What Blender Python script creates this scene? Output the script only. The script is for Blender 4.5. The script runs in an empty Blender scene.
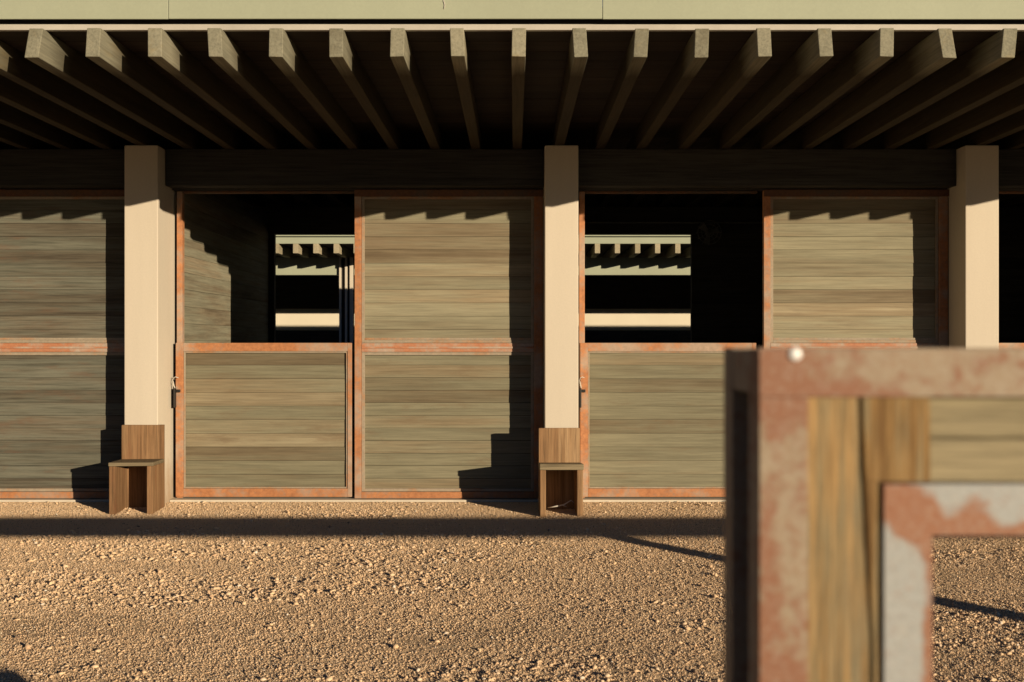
import bpy, math, random
import numpy as np
random.seed(7)
rng = np.random.default_rng(7)
scene = bpy.context.scene
COL = scene.collection
R = math.radians

# ------------------------------------------------------------------ helpers
class MB:
    """collects boxes / tubes; build() links them as ONE mesh object, with a per-face random tone"""
    def __init__(self):
        self.v = []; self.f = []; self.r = []
    def hexa(self, p, rnd=None):
        r = random.random() if rnd is None else rnd
        b = len(self.v); self.v += [tuple(q) for q in p]
        for q in ((0,3,2,1),(4,5,6,7),(0,1,5,4),(1,2,6,5),(2,3,7,6),(3,0,4,7)):
            self.f.append(tuple(b+i for i in q)); self.r.append(r)
    def box(self, x0,x1,y0,y1,z0,z1, rnd=None, j=0.0):
        p = [(x0,y0,z0),(x1,y0,z0),(x1,y1,z0),(x0,y1,z0),(x0,y0,z1),(x1,y0,z1),(x1,y1,z1),(x0,y1,z1)]
        if j:
            p = [tuple(c+random.uniform(-j,j) for c in q) for q in p]
        self.hexa(p, rnd)
    def tube(self, pts, rad, n=10, rnd=None):
        r = random.random() if rnd is None else rnd
        pts = [np.array(p, float) for p in pts]; b = len(self.v)
        up = np.array((0.13,0.21,1.0))
        for i,p in enumerate(pts):
            a = pts[max(i-1,0)]; c = pts[min(i+1,len(pts)-1)]
            t = (c-a)/np.linalg.norm(c-a)
            u = np.cross(t, up); u /= np.linalg.norm(u); w = np.cross(t,u)
            rr = rad[i] if hasattr(rad,'__len__') else rad
            for k in range(n):
                an = 2*math.pi*k/n
                self.v.append(tuple(p + rr*(math.cos(an)*u+math.sin(an)*w)))
        for i in range(len(pts)-1):
            for k in range(n):
                self.f.append((b+i*n+k, b+i*n+(k+1)%n, b+(i+1)*n+(k+1)%n, b+(i+1)*n+k)); self.r.append(r)
        self.f.append(tuple(b+k for k in range(n))[::-1]); self.r.append(r)
        self.f.append(tuple(b+(len(pts)-1)*n+k for k in range(n))); self.r.append(r)
    def build(self, name, m, parent=None, bevel=0.0, smooth=False, origin=None):
        me = bpy.data.meshes.new(name)
        me.from_pydata(self.v, [], self.f)
        at = me.attributes.new('rnd','FLOAT','FACE'); at.data.foreach_set('value', self.r)
        me.materials.append(m)
        if smooth:
            me.polygons.foreach_set('use_smooth', [True]*len(me.polygons))
        me.update()
        o = bpy.data.objects.new(name, me); COL.objects.link(o)
        if parent is not None:
            o.parent = parent
            o.location = (0,0,0)
        if bevel:
            md = o.modifiers.new('bevel','BEVEL'); md.width = bevel; md.segments = 2; md.limit_method = 'ANGLE'
        return o

def empty(name, label, cat, group=None, loc=(0,0,0)):
    o = bpy.data.objects.new(name, None); COL.objects.link(o)
    o['label'] = label; o['category'] = cat; o.location = loc
    o.empty_display_size = 0.2
    if group: o['group'] = group
    return o

# ------------------------------------------------------------------ materials
def nodes_of(name):
    m = bpy.data.materials.new(name); m.use_nodes = True
    nt = m.node_tree; nt.nodes.clear()
    out = nt.nodes.new('ShaderNodeOutputMaterial'); bs = nt.nodes.new('ShaderNodeBsdfPrincipled')
    nt.links.new(bs.outputs[0], out.inputs[0])
    return m, nt, bs
def N(nt, t, **kw):
    n = nt.nodes.new(t)
    for k,v in kw.items():
        if k in n.inputs.keys(): n.inputs[k].default_value = v
        else: setattr(n,k,v)
    return n
def L(nt,a,b): nt.links.new(a,b)
def ramp(nt, fac, stops, interp='LINEAR'):
    n = nt.nodes.new('ShaderNodeValToRGB'); cr = n.color_ramp; cr.interpolation = interp
    while len(cr.elements) < len(stops): cr.elements.new(0.5)
    for e,(p,c) in zip(cr.elements, stops):
        e.position = p; e.color = (*c,1) if len(c)==3 else c
    L(nt, fac, n.inputs[0]); return n.outputs[0]
def mix(nt, fac, a, b, mode='MIX'):
    n = nt.nodes.new('ShaderNodeMix'); n.data_type = 'RGBA'; n.blend_type = mode
    for s,val in ((0,fac),(6,a),(7,b)):
        if hasattr(val,'links') or hasattr(val,'is_linked'): L(nt,val,n.inputs[s])
        else: n.inputs[s].default_value = (*val,1) if isinstance(val,tuple) and len(val)==3 else val
    return n.outputs[2]
def mth(nt, op, a, b=None):
    n = nt.nodes.new('ShaderNodeMath'); n.operation = op
    for i,val in enumerate((a,b)):
        if val is None: continue
        if hasattr(val,'is_linked'): L(nt,val,n.inputs[i])
        else: n.inputs[i].default_value = val
    return n.outputs[0]
def coord(nt, scale, rnd=None):
    tc = N(nt,'ShaderNodeTexCoord'); mp = N(nt,'ShaderNodeMapping'); mp.inputs['Scale'].default_value = scale
    L(nt, tc.outputs['Object'], mp.inputs[0])
    if rnd is None: return mp.outputs[0]
    cb = N(nt,'ShaderNodeCombineXYZ')
    k = mth(nt,'MULTIPLY',rnd,61.7); k2 = mth(nt,'MULTIPLY',rnd,143.1)
    L(nt,k,cb.inputs[0]); L(nt,k2,cb.inputs[1]); L(nt,k,cb.inputs[2])
    ad = N(nt,'ShaderNodeVectorMath',operation='ADD'); L(nt,mp.outputs[0],ad.inputs[0]); L(nt,cb.outputs[0],ad.inputs[1])
    return ad.outputs[0]
def noise(nt, vec, scale, detail=4, rough=0.6, out='Fac'):
    n = N(nt,'ShaderNodeTexNoise'); n.inputs['Scale'].default_value = scale
    n.inputs['Detail'].default_value = detail; n.inputs['Roughness'].default_value = rough
    L(nt,vec,n.inputs['Vector']); return n.outputs[out]
def bump(nt, bs, h, strength, dist):
    b = N(nt,'ShaderNodeBump'); b.inputs['Strength'].default_value = strength; b.inputs['Distance'].default_value = dist
    L(nt,h,b.inputs['Height']); L(nt,b.outputs[0],bs.inputs['Normal'])

def wood(name, axis, stops, grain=1.0, rough=0.8, dark=0.45, stain=None, bmp=0.35, eave_shade=False, mk=0.9, gain=(1,1,1), bk=1.1):
    """weathered timber: tone per board, long grain, broad stains, thin dark checks"""
    m,nt,bs = nodes_of(name)
    a = N(nt,'ShaderNodeAttribute', attribute_name='rnd').outputs['Fac']
    s = [1.0,1.0,1.0]; s[axis] = 0.035
    s = tuple(q*grain for q in s)
    v = coord(nt, s, a)
    vb = coord(nt, tuple(0.5 if i==axis else 2.2 for i in range(3)), a)
    fine = noise(nt, v, 60, 6, 0.7)
    mid = noise(nt, v, 14, 4, 0.6)
    broad = noise(nt, vb, 1.3, 4, 0.6)
    tone = mth(nt,'ADD', mth(nt,'MULTIPLY', a, 0.62), mth(nt,'MULTIPLY', mth(nt,'SUBTRACT', broad, 0.5), bk))
    tone = mth(nt,'ADD', tone, mth(nt,'MULTIPLY', mth(nt,'SUBTRACT', mid, 0.5), mk))
    tone = mth(nt,'ADD', tone, 0.19)
    c = ramp(nt, tone, [(p,tuple(1.17*q*w for q,w in zip(k,gain))) for p,k in stops])
    g = ramp(nt, fine, [(0.3,(dark,dark,dark)),(0.55,(1,1,1)),(0.75,(1.18,1.18,1.18))])
    c = mix(nt, 1.0, c, g, 'MULTIPLY')
    if stain:
        st = ramp(nt, noise(nt, coord(nt,tuple(0.7 if i==axis else 3 for i in range(3)),a), 2.1, 5, 0.7), [(0.56,(0,0,0)),(0.72,(1,1,1))])
        c = mix(nt, mth(nt,'MULTIPLY',st,0.55), c, stain)
    if eave_shade:      # shade under the eave painted in: rafters darken away from their lit ends
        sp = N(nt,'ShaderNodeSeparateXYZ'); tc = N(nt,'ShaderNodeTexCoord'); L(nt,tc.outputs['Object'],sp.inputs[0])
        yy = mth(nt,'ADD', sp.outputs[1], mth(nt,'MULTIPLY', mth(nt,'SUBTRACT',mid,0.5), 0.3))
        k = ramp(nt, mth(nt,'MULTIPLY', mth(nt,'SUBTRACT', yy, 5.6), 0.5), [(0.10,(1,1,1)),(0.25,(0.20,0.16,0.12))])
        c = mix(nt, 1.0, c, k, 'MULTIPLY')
    L(nt,c,bs.inputs['Base Color']); bs.inputs['Roughness'].default_value = rough
    bs.inputs['Specular IOR Level'].default_value = 0.25
    h = mth(nt,'ADD', fine, mid)
    bump(nt, bs, h, bmp, 0.004)
    return m

def rusty(name, paint, rust, rust2, cover=0.5, scale=6.0, bmp=0.2, speck=False, welds=()):
    paint,rust,rust2 = (tuple(1.17*q for q in k) for k in (paint,rust,rust2))
    m,nt,bs = nodes_of(name)
    a = N(nt,'ShaderNodeAttribute', attribute_name='rnd').outputs['Fac']
    v = coord(nt,(1,1,1),a)
    n1 = noise(nt,v,scale,6,0.65); n2 = noise(nt,v,scale*9,5,0.7); n3 = noise(nt,v,scale*0.45,3,0.5)
    f = mth(nt,'ADD', mth(nt,'MULTIPLY',n1,0.6), mth(nt,'ADD',mth(nt,'MULTIPLY',n2,0.22),mth(nt,'MULTIPLY',n3,0.3)))
    if welds:
        tc = N(nt,'ShaderNodeTexCoord')
        for (px,pz,rr,am,zs) in welds:
            d = N(nt,'ShaderNodeVectorMath',operation='DISTANCE'); sc = N(nt,'ShaderNodeVectorMath',operation='MULTIPLY'); L(nt,tc.outputs['Object'],sc.inputs[0]); sc.inputs[1].default_value = zs; L(nt,sc.outputs[0],d.inputs[0]); d.inputs[1].default_value = (px*zs[0],0.752*zs[1],pz*zs[2])
            mr = N(nt,'ShaderNodeMapRange'); mr.inputs['From Min'].default_value = rr; mr.inputs['From Max'].default_value = rr*0.25
            mr.inputs['To Min'].default_value = 0; mr.inputs['To Max'].default_value = am; L(nt,d.outputs['Value'],mr.inputs['Value'])
            f = mth(nt,'ADD',f,mr.outputs[0])
    lo = 0.72-0.32*cover
    msk = ramp(nt,f,[(max(lo-0.05,0),(0,0,0)),(min(lo+0.06,1),(1,1,1))])
    rc = ramp(nt,n2,[(0.3,rust2),(0.65,rust)])
    pc = mix(nt,1.0,paint,ramp(nt,n2,[(0.3,(0.8,0.8,0.8)),(0.7,(1.1,1.1,1.1))]),'MULTIPLY')
    c = mix(nt,msk,pc,rc)
    if speck:       # pitted scale: pale and brown flecks through paint and rust alike
        n4 = noise(nt,coord(nt,(1,1,1)),230,4,0.75)
        c = mix(nt,mth(nt,'MULTIPLY',ramp(nt,n4,[(0.5,(0,0,0)),(0.62,(1,1,1))]),0.34),c,(0.46,0.38,0.31))
        c = mix(nt,mth(nt,'MULTIPLY',ramp(nt,n4,[(0.34,(1,1,1)),(0.46,(0,0,0))]),0.5),c,rust)
    L(nt,c,bs.inputs['Base Color']); bs.inputs['Roughness'].default_value = 0.62
    bs.inputs['Specular IOR Level'].default_value = 0.3
    bump(nt,bs,mth(nt,'ADD',mth(nt,'MULTIPLY',msk,0.4),n2),bmp,0.002)
    return m

def plain(name, col, var=0.12, scale=3.0, rough=0.75, bmp=0.1, bscale=90, streak=False, spec=0.25):
    col = tuple(min(1.17*q,0.9) for q in col)
    m,nt,bs = nodes_of(name)
    v = coord(nt,(1,1,0.12) if streak else (1,1,1))
    n1 = noise(nt,v,scale,5,0.65); n2 = noise(nt,coord(nt,(1,1,1)),bscale,4,0.7)
    c = mix(nt,1.0,col,ramp(nt,n1,[(0.25,(1-var,1-var*1.05,1-var*1.15)),(0.75,(1+var*.6,1+var*.6,1+var*.55))]),'MULTIPLY')
    c = mix(nt,1.0,c,ramp(nt,n2,[(0.2,(0.94,0.94,0.94)),(0.8,(1.04,1.04,1.04))]),'MULTIPLY')
    L(nt,c,bs.inputs['Base Color']); bs.inputs['Roughness'].default_value = rough
    bs.inputs['Specular IOR Level'].default_value = spec
    bump(nt,bs,n2,bmp,0.003)
    return m

DOOR = [(0.0,(0.115,0.085,0.055)),(0.2,(0.19,0.155,0.105)),(0.42,(0.235,0.222,0.16)),(0.6,(0.28,0.262,0.19)),(0.8,(0.265,0.215,0.145)),(1.0,(0.37,0.325,0.235))]
M_door = wood('door_planks_weathered', 0, DOOR, 1.0, stain=(0.235,0.175,0.115), dark=0.72, bmp=0.3, mk=0.6, bk=0.65, gain=(1.03,1.0,0.94))
M_door_low = wood('door_planks_lower', 0, DOOR, 1.0, stain=(0.18,0.12,0.07), dark=0.70, bmp=0.3, gain=(0.82,0.80,0.74), mk=0.55, bk=0.65)
M_door_grey = wood('door_planks_grey', 0, DOOR, 1.0, stain=(0.17,0.085,0.05), dark=0.5, bmp=0.35, mk=0.9, bk=0.9, gain=(0.56,0.585,0.62))
M_part = wood('partition_planks', 1, DOOR, 1.0, dark=0.65, stain=(0.33,0.28,0.19))
M_raft = wood('rafter_timber', 1, [(0,(0.20,0.18,0.12)),(0.5,(0.31,0.295,0.21)),(1,(0.40,0.37,0.26))], 1.2, dark=0.65, stain=(0.30,0.23,0.11), eave_shade=True, gain=(0.74,0.74,0.76))
M_rfar = wood('far_rafter_timber', 1, [(0,(0.30,0.26,0.17)),(1,(0.44,0.38,0.26))], 1.0, dark=0.7)
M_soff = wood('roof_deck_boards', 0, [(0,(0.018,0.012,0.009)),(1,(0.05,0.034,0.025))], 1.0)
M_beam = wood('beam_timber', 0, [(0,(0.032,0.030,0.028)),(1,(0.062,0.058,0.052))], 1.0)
M_chair = wood('chair_timber', 2, [(0,(0.15,0.085,0.043)),(0.35,(0.245,0.148,0.08)),(0.7,(0.31,0.20,0.112)),(1,(0.40,0.28,0.17))], 1.3, dark=0.45, stain=(0.24,0.095,0.045), mk=1.5, gain=(0.95,0.87,0.78))
M_seat = wood('chair_seat_timber', 0, [(0,(0.13,0.10,0.06)),(1,(0.30,0.24,0.15))], 1.3, dark=0.5)
M_gatev = wood('fence_board_upright', 2, [(0,(0.20,0.12,0.05)),(0.35,(0.34,0.22,0.095)),(0.6,(0.27,0.235,0.15)),(1,(0.44,0.30,0.145))], 9.0, dark=0.42, stain=(0.19,0.195,0.155), mk=3.6, gain=(0.88,0.82,0.75))
M_gateh = wood('fence_board_level', 0, [(0,(0.17,0.14,0.085)),(0.5,(0.28,0.235,0.145)),(1,(0.35,0.29,0.18))], 6.0, dark=0.55)
M_rust = rusty('rusty_door_steel', (0.40,0.29,0.215), (0.46,0.20,0.088), (0.29,0.12,0.055), cover=0.60, scale=3.0)
M_head_shade = rusty('shade_head_steel', (0.10,0.07,0.05), (0.16,0.07,0.035), (0.09,0.045,0.025), cover=0.6, scale=4.0)  # door steel coloured darker to stand for shade on heads and side strips
M_rail = rusty('rusty_rail_steel', (0.42,0.33,0.26), (0.45,0.20,0.105), (0.36,0.14,0.075), cover=0.55, scale=5.0)
M_lip = rusty('worn_door_lip', (0.33,0.27,0.20), (0.40,0.225,0.12), (0.26,0.13,0.07), cover=0.35, scale=4.0)
M_gate = rusty('rusty_fence_steel', (0.325,0.255,0.182), (0.275,0.135,0.08), (0.21,0.095,0.06), cover=0.30, scale=60.0, bmp=0.35, speck=True, welds=((0.203,1.338,0.055,0.22,(1,1,1)),(0.191,1.16,0.016,0.16,(1,1,0.12)),(0.205,1.112,0.022,0.3,(1,1,1)),(0.25,1.330,0.014,0.16,(0.25,1,1)),(0.46,1.35,0.03,0.12,(1,1,1))))
M_galv = rusty('pale_fence_steel', (0.355,0.37,0.37), (0.30,0.145,0.085), (0.25,0.105,0.06), cover=0.16, scale=22.0, bmp=0.3, speck=True, welds=((0.294,1.250,0.028,0.24,(1,1,1)),(0.310,1.228,0.026,0.24,(1,1,1)),(0.345,1.238,0.024,0.25,(1,1,1)),(0.316,1.15,0.013,0.26,(1,1,0.1)),(0.40,1.2245,0.013,0.26,(0.1,1,1))))
M_plas = plain('column_plaster', (0.58,0.515,0.425), 0.08, 2.2, 0.85, 0.12, 70, streak=True)
def splash(m):
    nt = m.node_tree; bs = [n for n in nt.nodes if n.type == 'BSDF_PRINCIPLED'][0]
    src = bs.inputs['Base Color'].links[0].from_socket
    sp = N(nt,'ShaderNodeSeparateXYZ'); tc = N(nt,'ShaderNodeTexCoord'); L(nt,tc.outputs['Object'],sp.inputs[0])
    n = noise(nt,coord(nt,(1,1,0.5)),9,5,0.7)
    k = ramp(nt,mth(nt,'ADD',sp.outputs[2],mth(nt,'MULTIPLY',mth(nt,'SUBTRACT',n,0.5),0.9)),[(0.02,(0.7,0.7,0.7)),(0.42,(0,0,0))])
    L(nt,mix(nt,k,src,(0.42,0.28,0.16)),bs.inputs['Base Color'])
splash(M_plas)
M_fasc = plain('fascia_painted_metal', (0.345,0.37,0.275), 0.08, 1.2, 0.6, 0.05, 60, streak=True)
M_drip = plain('drip_edge_paint', (0.46,0.43,0.385), 0.15, 4.0, 0.6)
M_conc = plain('sill_concrete', (0.62,0.55,0.45), 0.15, 6.0, 0.9, 0.3, 120)
M_sunstrip = plain('sun_strip_plaster', (0.66,0.60,0.48), 0.06, 1.5, 0.85)
M_dark = plain('dark_recess', (0.03,0.026,0.024), 0.2, 3.0, 0.9)
M_roof = plain('roof_sheet', (0.30,0.30,0.27), 0.1, 1.0, 0.6)
M_blk = plain('black_iron', (0.025,0.022,0.02), 0.2, 9.0, 0.5)
M_rope = plain('white_cord', (0.60,0.56,0.50), 0.1, 30.0, 0.9)
M_bolt = plain('bright_bolt', (0.85,0.82,0.78), 0.05, 30.0, 0.35, spec=0.6)
M_fan = plain('fan_metal', (0.17,0.17,0.165), 0.1, 9.0, 0.5)

# ------------------------------------------------------------------ sun geometry
TAZ, K = 0.862, 0.198
sun_dir = np.array((TAZ, -1.0, K)); sun_dir /= np.linalg.norm(sun_dir)

# ------------------------------------------------------------------ ground sheet
def lattice(seed, n=257):
    return np.random.default_rng(seed).random((n,n))
def vnoise(X, Y, s, seed, sx=1.0):
    g = lattice(seed); u = X/s/sx + 500.3; w = Y/s + 500.7
    i = np.floor(u).astype(int); j = np.floor(w).astype(int); fu = u-i; fw = w-j
    fu = fu*fu*(3-2*fu); fw = fw*fw*(3-2*fw); i%=256; j%=256
    return (g[i,j]*(1-fu)*(1-fw)+g[i+1,j]*fu*(1-fw)+g[i,j+1]*(1-fu)*fw+g[i+1,j+1]*fu*fw)-0.5
def rough_mask(X,Y):
    # coarse loose-stone drifts, elongated and slightly diagonal, as if raked by tyres
    U = X+0.3*Y; W = Y-0.10*X
    q = vnoise(U,W,0.55,21,3.2)*1.1 + vnoise(U,W,0.22,22,2.5)*0.7 + vnoise(U,W,1.4,23,2.0)*0.7
    return np.clip(0.5+1.25*q,0,1)
def ground_h(X,Y):
    m = np.clip((Y-2.0)/0.5,0,1)*np.clip((8.48-Y)/0.15,0,1)*np.clip((7.5-np.abs(X-0.3))/0.5,0,1)
    h = vnoise(X,Y,0.9,1,1.5)*0.012 + vnoise(X,Y,0.28,2,1.3)*0.008 + vnoise(X-0.35*Y,Y,0.10,3,1.5)*0.006*rough_mask(X,Y)
    r = rough_mask(X,Y)
    h = h + vnoise(X,Y,0.045,4)*0.007*r*r + (vnoise(X,Y,0.026,5)*0.0035+vnoise(X,Y,0.015,6)*0.004)*(0.6+0.5*r)
    h = h*m
    return h
def axis_coords(a,b,step,far):
    c = list(np.arange(a,b+step*0.5,step)); d = step; x = c[-1]
    while x < far: d *= 1.25; x += d; c.append(x)
    d = step; x = c[0]; pre = []
    while x > -far: d *= 1.25; x -= d; pre.append(x)
    return np.array(pre[::-1]+c)
gx = axis_coords(-5.6,6.0,0.0085,400.0)
gy = axis_coords(3.0,8.5,0.0065,400.0)
X,Y = np.meshgrid(gx,gy,indexing='ij'); Z = ground_h(X,Y)
nx,ny = X.shape
me = bpy.data.meshes.new('ground')
me.vertices.add(nx*ny)
me.vertices.foreach_set('co', np.stack([X,Y,Z],-1).reshape(-1).astype(np.float32))
I = np.arange(nx*ny).reshape(nx,ny)
q = np.stack([I[:-1,:-1],I[1:,:-1],I[1:,1:],I[:-1,1:]],-1).reshape(-1,4)
nf = len(q)
me.loops.add(nf*4); me.loops.foreach_set('vertex_index', q.reshape(-1).astype(np.int32))
me.polygons.add(nf); me.polygons.foreach_set('loop_start', (np.arange(nf)*4).astype(np.int32))
me.update(calc_edges=True)
me.polygons.foreach_set('use_smooth', np.ones(nf,bool))
def ground_mat():
    m,nt,bs = nodes_of('sandy_gravel_ground')
    v = coord(nt,(1,1,1)); vs = coord(nt,(0.35,1,1))
    n1 = noise(nt,vs,1.6,5,0.65); n2 = noise(nt,v,45,5,0.75); n3 = noise(nt,v,170,3,0.6)
    c = ramp(nt,n1,[(0.3,(0.93,0.61,0.37)),(0.5,(0.96,0.66,0.405)),(0.7,(0.98,0.71,0.46))])
    c = mix(nt,1.0,c,ramp(nt,n2,[(0.3,(0.78,0.76,0.75)),(0.5,(1,1,1)),(0.72,(1.05,1.05,1.05))]),'MULTIPLY')
    c = mix(nt,1.0,c,ramp(nt,n3,[(0.32,(0.82,0.80,0.79)),(0.55,(1,1,1)),(0.75,(1.05,1.05,1.05))]),'MULTIPLY')
    # pale sandy yard in front of the stable, unseen ground beyond darkened to cut bounce light
    tc = N(nt,'ShaderNodeTexCoord'); sp = N(nt,'ShaderNodeSeparateXYZ'); L(nt,tc.outputs['Object'],sp.inputs[0])
    wob = mth(nt,'MULTIPLY',mth(nt,'SUBTRACT',n1,0.5),1.5)
    ky = mth(nt,'MULTIPLY',mth(nt,'ADD',sp.outputs[1],wob),0.1)
    yard = ramp(nt,ky,[(0.22,(0,0,0)),(0.32,(1,1,1)),(0.845,(1,1,1)),(0.875,(0.25,0.25,0.25))])
    kx = ramp(nt,mth(nt,'MULTIPLY',mth(nt,'ABSOLUTE',mth(nt,'ADD',sp.outputs[0],wob)),0.1),[(0.55,(1,1,1)),(0.75,(0,0,0))])
    c = mix(nt,mth(nt,'MULTIPLY',yard,kx),(0.10,0.075,0.05),c)
    L(nt,c,bs.inputs['Base Color']); bs.inputs['Roughness'].default_value = 0.95
    bs.inputs['Specular IOR Level'].default_value = 0.1
    bs.inputs['Sheen Weight'].default_value = 1.0; bs.inputs['Sheen Roughness'].default_value = 0.55; bs.inputs['Sheen Tint'].default_value = (1.0,0.78,0.50,1)
    bump(nt,bs,mth(nt,'ADD',n2,mth(nt,'MULTIPLY',n3,0.5)),1.0,0.03)
    return m
me.materials.append(ground_mat())
g = bpy.data.objects.new('ground', me); COL.objects.link(g); g['kind'] = 'structure'

# loose stones: one mesh, nobody could count them
def stones():
    t = (1+5**.5)/2
    ico = np.array([(-1,t,0),(1,t,0),(-1,-t,0),(1,-t,0),(0,-1,t),(0,1,t),(0,-1,-t),(0,1,-t),(t,0,-1),(t,0,1),(-t,0,-1),(-t,0,1)])/math.hypot(1,t)
    fico = np.array([(0,11,5),(0,5,1),(0,1,7),(0,7,10),(0,10,11),(1,5,9),(5,11,4),(11,10,2),(10,7,6),(7,1,8),(3,9,4),(3,4,2),(3,2,6),(3,6,8),(3,8,9),(4,9,5),(2,4,11),(6,2,10),(8,6,7),(9,8,1)])
    octa = np.array([(1,0,0),(-1,0,0),(0,1,0),(0,-1,0),(0,0,1),(0,0,-1)],float)
    focta = np.array([(0,2,4),(2,1,4),(1,3,4),(3,0,4),(2,0,5),(1,2,5),(3,1,5),(0,3,5)])
    Ps,Fs,Rs = [],[],[]; base = 0
    for NP,V0,fc,s0,sg,lo,hi,jit,pw in ((560000,octa,focta,0.0027,0.32,0.0017,0.0056,0.22,0.4),(15000,ico,fico,0.0054,0.38,0.0036,0.014,0.18,4.0)):
        px = rng.uniform(-5.2,5.8,NP*5); py = 3.2+(8.46-3.2)*rng.random(NP*5)
        keep = (np.abs(px)<0.56*py+0.75)&(py>3.6)&(rng.random(NP*5) < (0.55 if pw<1 else 0.05)+0.9*rough_mask(px,py)**pw)
        px,py = px[keep][:NP],py[keep][:NP]; n = len(px); nv = len(V0)
        size = np.clip(s0*np.exp(rng.normal(0,sg,n)),lo,hi)
        sc = np.stack([size*rng.uniform(0.8,1.6,n),size*rng.uniform(0.7,1.2,n),size*rng.uniform(0.45,0.9,n)],-1)
        V = V0[None]*(1+rng.normal(0,jit,(n,nv,1)))*sc[:,None,:]
        a = rng.uniform(0,2*np.pi,n); tl = rng.normal(0,0.5,n)
        ct,st = np.cos(tl)[:,None],np.sin(tl)[:,None]
        y2 = V[...,1]*ct-V[...,2]*st; z2 = V[...,1]*st+V[...,2]*ct
        ca,sa = np.cos(a)[:,None],np.sin(a)[:,None]
        x3 = V[...,0]*ca-y2*sa; y3 = V[...,0]*sa+y2*ca
        Ps.append(np.stack([x3+px[:,None],y3+py[:,None],z2+(ground_h(px,py)+size*0.35)[:,None]],-1).reshape(-1,3))
        Fs.append((fc[None]+(np.arange(n)*nv)[:,None,None]).reshape(-1,3)+base); base += n*nv
        Rs.append(np.repeat(rng.random(n),len(fc)))
    P = np.concatenate(Ps); F = np.concatenate(Fs); Rr = np.concatenate(Rs)
    me = bpy.data.meshes.new('gravel')
    me.vertices.add(len(P)); me.vertices.foreach_set('co',P.reshape(-1).astype(np.float32))
    me.loops.add(len(F)*3); me.loops.foreach_set('vertex_index',F.reshape(-1).astype(np.int32))
    me.polygons.add(len(F)); me.polygons.foreach_set('loop_start',(np.arange(len(F))*3).astype(np.int32))
    me.update(calc_edges=True)
    at = me.attributes.new('rnd','FLOAT','FACE'); at.data.foreach_set('value',Rr.astype(np.float32))
    m,nt,bs = nodes_of('gravel_stone')
    r = N(nt,'ShaderNodeAttribute',attribute_name='rnd').outputs['Fac']
    c = ramp(nt,r,[(0,(0.22,0.14,0.10)),(0.05,(0.42,0.27,0.18)),(0.12,(0.90,0.58,0.35)),(0.5,(0.97,0.66,0.40)),(0.85,(0.98,0.70,0.46)),(0.96,(0.93,0.72,0.53)),(1,(0.93,0.82,0.70))])
    L(nt,c,bs.inputs['Base Color']); bs.inputs['Roughness'].default_value = 0.9; bs.inputs['Specular IOR Level'].default_value = 0.15
    bs.inputs['Sheen Weight'].default_value = 1.0; bs.inputs['Sheen Roughness'].default_value = 0.55; bs.inputs['Sheen Tint'].default_value = (1.0,0.78,0.50,1)
    me.materials.append(m)
    o = bpy.data.objects.new('gravel',me); COL.objects.link(o)
    o['kind'] = 'stuff'; o['label'] = 'loose tan gravel strewn over the sandy yard'; o['category'] = 'gravel'
stones()

# ------------------------------------------------------------------ stable building
BAY = 3.47
B = empty('stable_building','long timber stable with plastered columns and rusty steel framed stall doors','stable',loc=(0,0,0))
def planks(mb, x0,x1,z0,z1,y0,th,h,axis='x'):
    """courses of boards; axis 'x' runs along X at depth y0, axis 'y' runs along Y (x0,x1 are then Y) at X=y0"""
    n = max(1,round((z1-z0)/h)); hh = (z1-z0)/n
    for i in range(n):
        a = z0+i*hh; b = a+hh
        cuts = [x0]
        cuts.append(x1)
        for c0,c1 in zip(cuts,cuts[1:]):
            j = random.uniform(-0.002,0.002); gp = random.uniform(0.0003,0.0011); tl = random.uniform(-0.004,0.004)
            if axis == 'x': mb.hexa([(c0+.0008,y0+j+tl,a+gp),(c1-.0008,y0+j+tl+random.uniform(-.001,.001),a+gp),(c1-.0008,y0+th,a+gp),(c0+.0008,y0+th,a+gp),(c0+.0008,y0+j,b-gp),(c1-.0008,y0+j,b-gp),(c1-.0008,y0+th,b-gp),(c0+.0008,y0+th,b-gp)])
            else: mb.box(y0+j,y0+th+j,c0+0.0008,c1-0.0008,a+gp,b-gp)
YD = 8.56       # face of the stall-door boards
YF = 8.532      # face of their steel frames
def steel_frame(m, x0,x1,z0,z1, wl,wr,wt,wb, y0,y1, j=0.0):
    m.box(x0,x0+wl,y0,y1,z0,z1); m.box(x1-wr,x1,y0,y1,z0,z1)
    m.box(x0+wl,x1-wr,y0+0.001,y1,z1-wt,z1); m.box(x0+wl,x1-wr,y0+0.001,y1,z0,z0+wb)
def lip(m, x0,x1,z0,z1,w,y0,y1):
    m.box(x0,x0+w,y0,y1,z0,z1); m.box(x1-w,x1,y0,y1,z0,z1)
    m.box(x0+w,x1-w,y0,y1,z1-w,z1); m.box(x0+w,x1-w,y0,y1,z0,z0+w)

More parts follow.
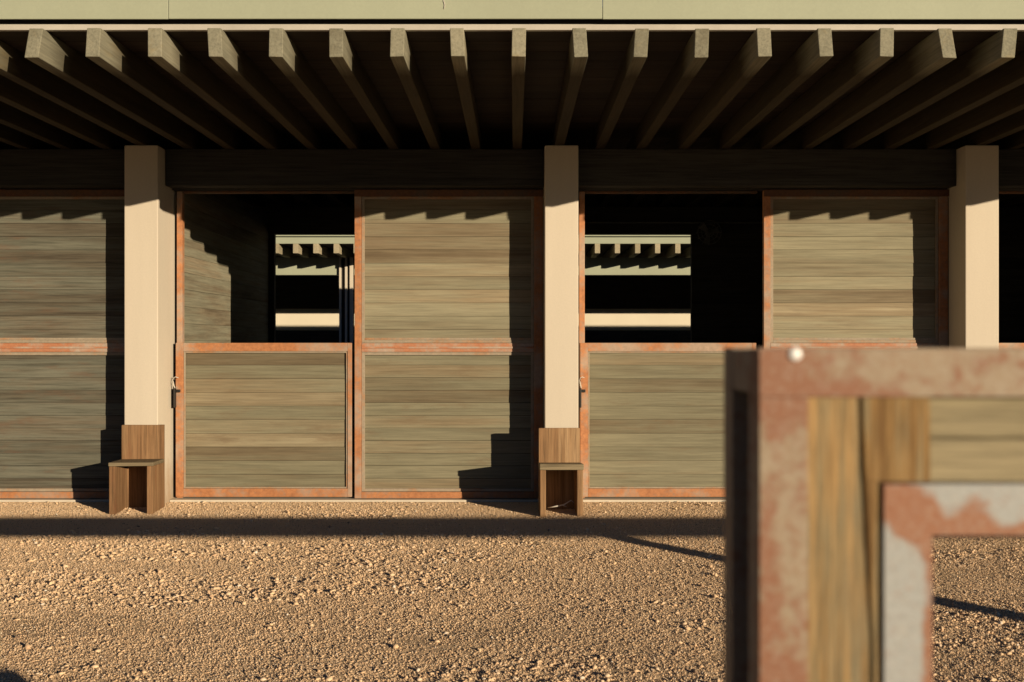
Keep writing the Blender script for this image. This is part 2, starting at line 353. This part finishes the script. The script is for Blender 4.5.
def half_door(dx, parent, latch=True):
    m = MB(); x0,x1 = -2.902+dx,-1.392+dx; z0,z1 = 0.032,1.354
    steel_frame(m,x0,x1,z0,z1,0.066,0.036,0.072,0.072,YF+0.006,YF+0.05)
    d = m.build('stall_half_door',M_rust,parent,0.003)
    b = MB(); planks(b,x0+0.07,x1-0.04,z0+0.074,z1-0.074,YD+0.006,0.024,0.112)
    b.box(x0+0.05,x1-0.02,YD+0.034,YD+0.044,z0+0.05,z1-0.05,0.3)
    b.build('board_panel',M_door_low,d,0.0025)
    l = MB(); lip(l,x0+0.067,x1-0.037,z0+0.073,z1-0.073,0.013,YF+0.014,YD+0.003); l.build('frame_lip',M_lip,d,0.002)
    if latch:
        h = MB(); zx = x0-0.006
        h.box(zx-0.004,zx+0.014,YF-0.035,YF+0.004,0.80,0.965); h.box(zx-0.006,zx+0.05,YF-0.012,YF+0.004,0.93,0.955)
        h.build('latch',M_blk,d,0.004)
        s = MB()
        s.tube([(zx+0.004,YF-0.03,1.00),(zx-0.006,YF-0.035,1.03),(zx+0.006,YF-0.04,1.058),(zx+0.02,YF-0.035,1.064),(zx+0.04,YF-0.02,1.055)],0.003,7)
        s.tube([(zx+0.006,YF-0.03,1.05),(zx+0.0,YF-0.04,1.02),(zx+0.006,YF-0.04,0.99),(zx+0.012,YF-0.03,0.968)],0.005,7)
        s.build('tie_cord',M_rope,d,0,True)
    return d
def tall_panel(dx, parent, sh=0.0):
    m = MB(); x0,x1 = -1.366+dx+sh,0.248+dx; z0,z1 = 0.022,2.662
    y0,y1 = YF-0.004,YF+0.046
    steel_frame(m,x0,x1,z0,z1,0.058,0.075,0.05,0.055,y0,y1)
    d = m.build('stall_sliding_door',M_rust,parent,0.003)
    t = MB(); t.box(x0+0.001,x1+0.03,y0-0.012,y0-0.002,z1-0.055,z1+0.003); t.box(x1+0.002,x1+0.028,y0,y1,z0,z1-0.06); t.build('head_rail',M_head_shade,d,0.002)
    r = MB(); r.box(x0+0.06,x1-0.077,y0+0.004,y1,1.276,1.352); r.box(x0+0.06,x1-0.077,y0-0.002,y0+0.003,1.306,1.322)
    r.build('middle_rail',M_rail,d,0.003)
    b = MB(); planks(b,x0+0.062,x1-0.08,z0+0.058,1.272,YD,0.024,0.112); b.box(x0+0.03,x1-0.03,YD+0.028,YD+0.036,z0+0.03,1.3,0.3)
    b.build('board_panel',M_door_low if dx > -1 else M_door_grey,d,0.0025)
    b = MB(); b.box(x0+0.03,x1-0.03,YD+0.028,YD+0.036,1.301,z1-0.03,0.3); planks(b,x0+0.062,x1-0.08,1.356,z1-0.052,YD,0.024,0.118)
    b.build('board_panel',M_door if dx > -1 else M_door_grey,d,0.0025)
    l = MB(); lip(l,x0+0.060,x1-0.077,z0+0.057,1.274,0.026,y0+0.012,YD-0.003); lip(l,x0+0.060,x1-0.077,1.354,z1-0.052,0.024,y0+0.012,YD-0.006); l.box(x0+0.085,x1-0.102,y0+0.016,YD-0.006,1.3785,1.398)
    l.build('frame_lip',M_lip,d,0.002)
    return d

cols = range(-3,5)
for i in cols:
    cx = 0.393+BAY*i
    m = MB(); w = 0.1385
    m.box(cx-w,cx+w,8.213,8.66,0.0 - 0.05,2.985)
    m.build('column',M_plas,B,0.007)
for i in range(-3,4):                      # bay i lies between column i and i+1; bay -1 is the one left of centre
    dx = BAY*(i+1); sh = 0.036 if i == 0 else 0.0
    half_door(dx,B, True)
    tall_panel(dx,B,sh)
    m = MB(); m.box(-2.908+dx,-2.860+dx,YF+0.052,YF+0.11,0.0,2.66); m.build('door_post',M_rust,B,0.003)
    m = MB(); m.box(-2.858+dx,-1.37+dx,YF+0.052,YF+0.11,2.646,2.663); m.build('door_head',M_head_shade,B,0.003)
    m = MB(); m.box(-2.935+dx,0.252+dx,8.48,8.70,-0.05,0.016); m.build('door_sill',M_conc,B,0.004)
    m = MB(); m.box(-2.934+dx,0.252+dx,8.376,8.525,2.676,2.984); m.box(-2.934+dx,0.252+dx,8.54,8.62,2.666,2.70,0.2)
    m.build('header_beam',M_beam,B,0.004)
    # rear wall of the stall: opening over a half door on the left, boards on the right
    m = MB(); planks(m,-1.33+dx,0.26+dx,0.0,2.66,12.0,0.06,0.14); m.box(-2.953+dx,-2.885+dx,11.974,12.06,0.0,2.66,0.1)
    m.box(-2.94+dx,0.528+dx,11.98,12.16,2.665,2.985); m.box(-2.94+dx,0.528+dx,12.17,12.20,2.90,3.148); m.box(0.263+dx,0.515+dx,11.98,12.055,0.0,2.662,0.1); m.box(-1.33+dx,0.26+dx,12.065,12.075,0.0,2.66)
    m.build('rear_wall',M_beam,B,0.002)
    m = MB(); planks(m,-2.88+dx,-1.335+dx,0.03,1.34,12.01,0.04,0.11); m.build('rear_half_door',M_door,B,0.002)
for i in cols:
    cx = 0.393+BAY*i
    m = MB()
    planks(m,8.67,11.97,0.0,2.90,cx-0.125,0.045,0.15,'y'); planks(m,8.67,11.97,0.0,2.90,cx+0.08,0.045,0.15,'y')
    m.box(cx-0.07,cx+0.07,8.665,11.975,-0.02,2.92,0.2)
    m.build('stall_partition',M_part,B,0.002)
# rafters on the header beam
r0 = (511.6+6.9-514)/995.6*5.66
for k in range(-29,37):
    xc = r0+0.3468*k + 0.0019*min(abs(k),9) + random.uniform(-0.003,0.003)
    tw = random.uniform(-0.006,0.006); dr = random.uniform(-0.004,0.003); hw = 0.0395
    if k == -8: tw = 0.014
    if k == 7: tw = -0.014
    if k == 8: tw = 0.008
    ye = 5.66+random.uniform(-0.006,0.006)
    zb,zt = 2.986,3.149
    m = MB()
    m.hexa([(xc-hw-tw,ye,zb+dr),(xc+hw-tw,ye,zb+dr+random.uniform(-.003,.003)),(xc+hw,8.3,zb),(xc-hw,8.3,zb),
            (xc-hw+tw,ye,zt),(xc+hw+tw,ye,zt),(xc+hw,8.3,zt),(xc-hw,8.3,zt)])
    m.hexa([(xc-hw,8.301,zb),(xc+hw,8.301,zb),(xc+hw,12.95,zb),(xc-hw,12.95,zb),(xc-hw,8.301,zt),(xc+hw,8.301,zt),(xc+hw,12.95,zt),(xc-hw,12.95,zt)],m.r[-1])
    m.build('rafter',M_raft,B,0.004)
XL,XR = -9.9,12.6
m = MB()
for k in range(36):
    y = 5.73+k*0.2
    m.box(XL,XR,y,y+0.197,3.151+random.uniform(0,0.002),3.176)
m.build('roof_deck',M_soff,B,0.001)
m = MB(); m.box(XL,XR,5.699,5.728,3.1505,3.184); m.build('drip_edge',M_drip,B,0.002)
m = MB(); m.box(XL,XR,5.70,5.76,3.1855,3.26); m.build('eave_gap',M_dark,B)
seams = [XL]+[-1.958+2.46*i for i in range(-3,6) if XL < -1.958+2.46*i < XR]+[XR]
m = MB()
for a,b in zip(seams,seams[1:]):
    m.box(a+0.0015,b-0.0015,5.64,5.652,3.1955+random.uniform(-.002,.002),3.50)
m.build('fascia',M_fasc,B,0.002)
m = MB(); m.box(XL,XR,5.765,12.98,3.18,3.30); m.box(XL,XR,5.654,5.80,3.45,3.49); m.box(XL,XR,12.985,13.0,3.15,3.34); m.build('roof',M_roof,B)
m = MB()
m.tube([(0.56,11.93,2.79),(3.70,11.93,2.79)],0.011,8); m.build('conduit',M_fan,B,0,True)
m = MB()
for xx,zz,n in ((-0.396,3.235,9),(-0.98,3.33,4)):   # weathered drip marks are raised paint runs on the fascia
    pts = [(xx+0.004*math.sin(i*1.3),5.638,zz+0.11-0.012*i) for i in range(n)]
    m.tube(pts,[0.0035]*(n-1)+[0.001],6)
m.build('paint_run',M_drip,B,0,True)

# caged fan on the rear wall of the middle stall
F = empty('wall_fan','dark caged fan on the back wall inside the right hand open stall','fan',loc=(2.32,11.86,2.66))
m = MB()
for rr in (0.05,0.095,0.14):
    m.tube([(rr*math.cos(a),-0.05,rr*math.sin(a)) for a in np.linspace(0,2*math.pi,25)],0.004,6)
for a in np.linspace(0,2*math.pi,13)[:-1]:
    m.tube([(0.02*math.cos(a),-0.055,0.02*math.sin(a)),(0.14*math.cos(a),-0.05,0.14*math.sin(a)),(0.145*math.cos(a),0.03,0.145*math.sin(a))],0.003,5)
m.build('cage',M_fan,F)
m = MB(); m.tube([(0,-0.03,0),(0,0.05,0)],0.03,14); m.tube([(0,0.05,0),(0,0.135,0)],0.02,10); m.build('motor',M_fan,F,0,True)
for a in (0.3,2.39,4.49):
    m = MB(); c,s = math.cos(a),math.sin(a)
    def bp(r,w,y): return (r*c-w*s,y,r*s+w*c)
    m.hexa([bp(.03,-.02,-.012),bp(.125,-.04,-.02),bp(.125,.04,.012),bp(.03,.02,.008),bp(.03,-.02,-.008),bp(.125,-.04,-.016),bp(.125,.04,.016),bp(.03,.02,.012)])
    m.build('blade',M_fan,F,0.001)

# ------------------------------------------------------------------ second building beyond
F2 = empty('far_building','pale roofed building beyond, seen through the open upper halves of the stalls','building',loc=(0,0,0))
m = MB(); m.box(-14,14,17.20,17.24,3.052,3.162); m.build('drip_edge',M_fasc,F2,0.003)
m = MB(); m.box(-14,14,17.17,17.3,3.178,3.65); m.build('fascia',M_fasc,F2,0.003)
m = MB(); m.box(-14,14,17.245,22.0,3.053,3.08); m.build('roof_deck',M_soff,F2)
m = MB(); m.box(-14,14,17.31,22.2,3.09,3.45); m.build('roof',M_roof,F2)
for k in range(-24,25):
    xc = 0.05+0.347*k+random.uniform(-.004,.004); m = MB()
    m.box(xc-0.045,xc+0.045,17.185,21.2,2.885,3.05); m.build('rafter',M_rfar,F2,0.004)
m = MB(); m.box(-14,14,18.17,18.32,2.575,2.898); m.build('beam',M_fasc,F2,0.004)
m = MB(); m.box(-14,14,21.33,21.5,0,3.06); m.build('wall',M_beam,F2)  # whole wall coloured dark to stand for its shade
m = MB(); m.box(-14,14,21.30,21.328,1.60,2.06); m.build('sun_strip_band',M_sunstrip,F2,0.003)  # pale colour only where the sun strip falls, painting the lit part
for i in range(-3,4):
    cx = 0.393+BAY*i
    for a,hw in ((-0.085,0.018),(0.022,0.020),(0.118,0.030)):
        m = MB(); m.box(cx+a-hw,cx+a+hw,18.10,18.155,0,2.897); m.build('post',M_plas,F2,0.003)
    m = MB(); m.box(cx-0.11,cx+0.16,18.158,18.168,0,2.897); m.build('post_backing',M_dark,F2,0.002)

# ------------------------------------------------------------------ wooden chairs
def chair(name_label, loc, rz, seed, dip=0.0, st=0.048, top=0.662):
    random.seed(seed)
    t = empty('wooden_chair',name_label,'chair','plain wooden chairs against the columns',loc); t.rotation_euler = (0,0,rz)
    w,d,th = 0.336,0.325,0.046
    for s in (-1,1):
        m = MB(); x = s*(w/2-th/2); zt = 0.4105-st; m.hexa([(x-th/2,-d/2,-.02),(x+th/2,-d/2,-.02),(x+th/2,d/2,-.02),(x-th/2,d/2,-.02),(x-th/2,-d/2,zt),(x+th/2,-d/2,zt),(x+th/2,d/2,zt-dip),(x-th/2,d/2,zt-dip)]); m.build('side_panel',M_chair,t,0.004)
    m = MB(); x0,x1,y0,y1 = -w/2-0.003,w/2+0.006,-d/2-0.010,d/2-0.001
    m.hexa([(x0,y0,.412-st),(x1,y0,.412-st),(x1,y1,.412-st-dip),(x0,y1,.412-st-dip),(x0,y0,.412),(x1,y0,.41),(x1,y1,.412-dip),(x0,y1,.412-dip)]); m.build('seat',M_seat,t,0.005)
    m = MB(); m.box(-w/2,w/2,d/2,d/2+0.042,-0.02,top,None,0.002); m.build('backrest',M_chair,t,0.004)
    return t
chair('brown wooden block chair in front of the left column, its shadow on the closed door',(-3.040,8.025,0),R(5.0),3,0.012,0.030,0.678)
chair('brown wooden block chair at the middle column with a pale twig under its seat',(0.370,7.935,0),R(0.5),5,0.03,0.048)
random.seed(11)
m = MB()
m.tube([(0.27,7.965,0.035),(0.34,7.945,0.052),(0.40,7.955,0.062),(0.455,7.935,0.10),(0.475,7.925,0.085)],[0.004,0.006,0.006,0.004,0.002],7)
m.tube([(0.38,7.955,0.06),(0.42,7.935,0.05)],[0.004,0.002],6)
o = m.build('twig',M_rope,None,0,True); o['label'] = 'pale dry twig lying under the seat of the chair at the middle column'; o['category'] = 'twig'

# ------------------------------------------------------------------ foreground corral fence (steel frame, timber infill)
G = empty('corral_fence','blurred rusty steel fence with weathered timber boards in the right foreground','fence',loc=(0,0,0))
XE = 10.6
m = MB(); m.box(0.1853,0.2215,0.750,0.786,0.0,1.3275,0.63); m.build('end_post',M_gate,G)
m = MB(); m.box(0.1853,0.2215,0.845,0.8785,0.0,1.3275,0.2); m.build('end_post',M_gate,G)
m = MB(); m.box(0.1853,XE,0.7505,0.787,1.328,1.364,0.63); m.build('top_rail',M_gate,G)
m = MB(); m.box(0.1853,XE,0.845,0.8785,1.328,1.364,0.63); m.build('top_rail',M_gate,G)
m = MB(); m.box(0.1858,0.27,0.7872,0.8448,1.329,1.363,0.3); m.build('top_cap',M_gate,G,0.001)
m = MB()
def wavy(x0,x1,y0,y1,z0,z1,amp,ph,rnd,dr=0.0):
    zs = np.linspace(z0,z1,22)
    for a,b in zip(zs,zs[1:]):
        e = lambda z: amp*math.sin(z*9+ph)+amp*0.6*math.sin(z*23+ph*2)+dr*min(max(1.3275-z,0)*0.05,0.009)
        m.hexa([(x0,y0,a),(x1+e(a),y0,a),(x1+e(a),y1,a),(x0,y1,a),(x0,y0,b),(x1+e(b),y0,b),(x1+e(b),y1,b),(x0,y1,b)],rnd)
wavy(0.2220,0.2608,0.7545,0.80,0.05,1.3272,0.0009,0.4,0.74,1.0)
wavy(-0.3146,-0.2640,0.7535,0.80,1.2636,1.3272,0.0009,2.9,0.35,-1.0); wavy(-0.2755,-0.2640,0.7535,0.80,0.05,1.2632,0.0009,2.9,0.35,-1.0)
m.v = [(abs(x),y,z) for x,y,z in m.v]
m.f = [f if i < 21*6 else f[::-1] for i,f in enumerate(m.f)]
m.box(0.2222,0.2768,0.801,0.838,0.05,1.3270,0.0); m.box(0.2772,0.3142,0.801,0.838,1.2638,1.3270,0.0)
m.build('upright_board',M_gatev,G)
m = MB()
m.box(0.3165,XE,0.761,0.838,1.296,1.3272,0.55); m.box(0.3165,XE,0.760,0.838,1.2625,1.2952,0.75)
m.build('level_board',M_gateh,G,0.0015)
m = MB(); m.box(0.279,0.3150,0.750,0.786,0.0,1.2618,0.87); m.build('inner_post',M_galv,G)
m = MB(); m.box(0.3152,XE,0.7505,0.786,1.2235,1.2618,0.87); m.build('lower_rail',M_galv,G)
m = MB(); m.box(0.3152,0.79,0.80,0.83,0.05,0.665,0.5); m.build('shadow_caster_board',M_gateh,G,0.03)  # out-of-view board added to cast the shadow in the lower left corner
for xp in (6.02,10.5):
    m = MB(); m.box(xp-0.05,xp+0.06,0.755,0.875,0.0,1.22); m.build('post',M_gate,G,0.003)
m = MB(); m.tube([(0.2118,0.7507,1.3600),(0.2118,0.7494,1.3600),(0.2118,0.7484,1.3600)],[0.0052,0.0050,0.0034],16); m.build('bolt',M_bolt,G,0,True)

# ------------------------------------------------------------------ light
w = bpy.data.worlds.new('World'); scene.world = w; w.use_nodes = True
nt = w.node_tree; bg = nt.nodes['Background']
sky = nt.nodes.new('ShaderNodeTexSky'); sky.sky_type = 'NISHITA'; sky.sun_disc = False
el = math.asin(sun_dir[2]); az = math.atan2(sun_dir[0],sun_dir[1])
sky.sun_elevation = el; sky.sun_rotation = az; sky.dust_density = 0.4; sky.ozone_density = 2.0; sky.air_density = 1.0
nt.links.new(mix(nt,1.0,sky.outputs[0],(0.35,0.475,0.76),'MULTIPLY'),bg.inputs[0]); bg.inputs[1].default_value = 0.05
sl = bpy.data.lights.new('sun','SUN'); sl.energy = 5.0; sl.angle = R(0.35); sl.color = (1.0,0.82,0.575)
so = bpy.data.objects.new('sun',sl); COL.objects.link(so)
from mathutils import Vector
so.rotation_euler = Vector(sun_dir).to_track_quat('Z','Y').to_euler(); so.location = (8,-10,6)

# ------------------------------------------------------------------ camera
cd = bpy.data.cameras.new('camera'); co = bpy.data.objects.new('camera',cd); COL.objects.link(co)
co.location = (0,0,1.37); co.rotation_euler = (R(90),0,0)
cd.lens = 35; cd.sensor_width = 36; cd.shift_x = -2/1024; cd.clip_start = 0.02; cd.clip_end = 2000
cd.dof.use_dof = True; cd.dof.focus_distance = 8.35; cd.dof.aperture_fstop = 5.0; cd.dof.aperture_blades = 0
scene.camera = co
scene.cycles.diffuse_bounces = 1
scene.view_settings.view_transform = 'Standard'; scene.view_settings.look = 'None'
scene.view_settings.exposure = 0; scene.view_settings.gamma = 1
scene.render.resolution_x = 1024; scene.render.resolution_y = 682
